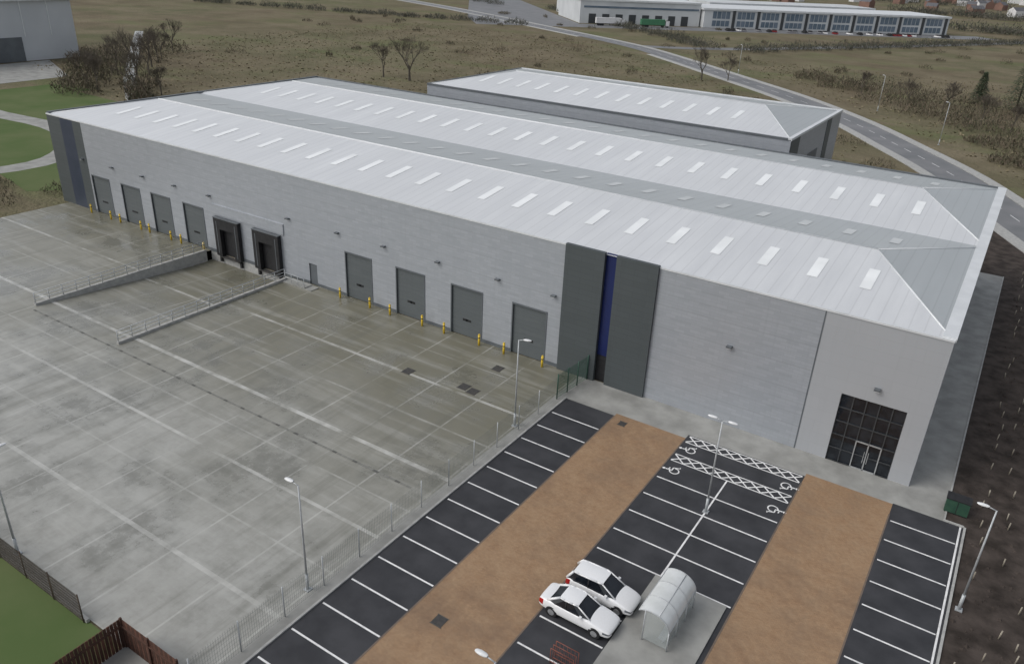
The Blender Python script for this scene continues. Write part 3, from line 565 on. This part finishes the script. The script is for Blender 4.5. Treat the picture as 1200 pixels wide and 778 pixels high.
# ---------------------------------------------------------------- far office/warehouse row
paleglass=M('office_glass',(.10,.14,.18),(.16,.20,.25),.2,.2)
A0=math.atan2(148,164); W4=empty('distant_office_block',(-219,349,0),A0); g=MB(); Lb=221
g.box(70,Lb,0,40,0,9.2,0); g.box(69,Lb+.6,-.6,40.6,9.2,10.2,1); g.box(0,69,4,60,0,11.5,0); g.box(-.5,69,3.5,60.5,11.5,12.4,1); g.box(5,40,64,90,0,16,0); g.box(90,200,44,80,0,11,0)
for i in range(10):
    x=75+i*14.6
    for j in range(4): g.box(x+j*2.6,x+j*2.6+2.2,-.15,0,1,3.9,2); g.box(x+j*2.6,x+j*2.6+2.2,-.15,0,4.9,8.6,2)
    g.box(x+11.6,x+13.2,-.4,0,0,9.2,3)
for i in range(8): g.box(5+i*7.6,9+i*7.6,3.85,4,0,5,3)
g.box(2,68,3.85,4,8,9,2)
g.obj('walls',[M('white_render',(.56,.58,.59),(.48,.50,.51),.1,.6),cap,paleglass,frame],W4)
c,s_=math.cos(A0),math.sin(A0)
def loc2(x,y_,z=-.02): return (-219+x*c-y_*s_,349+x*s_+y_*c,z)
g=MB(); g.poly([loc2(-60,-22),loc2(Lb+20,-22),loc2(Lb+20,-.5),loc2(-60,-.5)]); g.poly([loc2(-60,-.5),loc2(-1,-.5),loc2(-1,200),loc2(-40,200),loc2(-60,20)]); g.obj('service_yard',tar)
g=MB(); rnd=random.Random(31)
for k in range(46):
    u=75+k*3.0; v=-16+rnd.uniform(-.4,.4)
    if rnd.random()<.35: continue
    mi=rnd.choice((0,1,2,2,3))
    def bx(a0,a1,b0,b1,z0,z1,m_):
        q=[(a0,b0),(a1,b0),(a1,b1),(a0,b1)]; lo=[loc2(u+p,v+r_,z0) for p,r_ in q]; hi=[loc2(u+p*.85,v+r_*.85,z1) for p,r_ in q]
        for i in range(4): j=(i+1)%4; g.poly([lo[i],lo[j],hi[j],hi[i]],m_)
        g.poly(hi,m_)
    bx(-.9,.9,-2.2,2.2,.2,.9,mi); bx(-.8,.8,-1.3,1.1,.9,1.45,1)
g.obj('distant_parked_cars',[wht,black,M('grey_car_paint',(.2,.2,.21),None,1,.3),M('red_car_paint',(.2,.02,.02),None,1,.3)])
W5=empty('distant_warehouse',(-395,690,0),.5); g=MB(); g.box(0,120,0,50,0,11,0); g.box(-1,121,-1,51,11,12,1)
for i in range(10): g.box(6+i*11,10+i*11,-.15,0,0,5,2)
g.obj('walls',[wht,cap,capd],W5)
g=MB(); rnd=random.Random(3)
for k in range(170):
    x=rnd.uniform(-330,250); yy=rnd.uniform(760,1500); a=rnd.uniform(0,3.14); w_,d_=rnd.uniform(8,14)/2,rnd.uniform(7,9)/2; h=5.2
    f=lambda u,v,z:(x+u*math.cos(a)-v*math.sin(a),yy+u*math.sin(a)+v*math.cos(a),z)
    mi=rnd.choice((0,1))
    q=[f(-w_,-d_,0),f(w_,-d_,0),f(w_,d_,0),f(-w_,d_,0)]; t=[f(-w_,-d_,h),f(w_,-d_,h),f(w_,d_,h),f(-w_,d_,h)]; ra,rb=f(-w_,0,h+2.8),f(w_,0,h+2.8)
    for i in range(4): j=(i+1)%4; g.poly([q[i],q[j],t[j],t[i]],mi)
    g.poly([t[0],t[1],rb,ra],2); g.poly([t[2],t[3],ra,rb],2); g.poly([t[1],t[2],rb],mi); g.poly([t[3],t[0],ra],mi)
g.obj('distant_houses',[wht,M('brick',(.22,.13,.10),(.17,.1,.08),.1,.9),M('slate',(.12,.12,.13),(.10,.10,.11),.1,.8)])
g=MB(); rr=random.Random(5); n=90; hv=[40+30*math.sin(i*.7)+25*math.sin(i*.23+1)+rr.uniform(0,15) for i in range(n)]; hv=[max(8,v_) for v_ in hv]
for i in range(n):
    a=2*math.pi*i/n;b_=2*math.pi*((i+1)%n)/n
    g.poly([(1800*math.cos(a),1800*math.sin(a),-1),(1800*math.cos(b_),1800*math.sin(b_),-1),(3300*math.cos(b_),3300*math.sin(b_),hv[(i+1)%n]),(3300*math.cos(a),3300*math.sin(a),hv[i])],0,True)
g.obj('distant_hills',M('hill_fields',(.10,.12,.09),(.13,.14,.10),.003,.95))
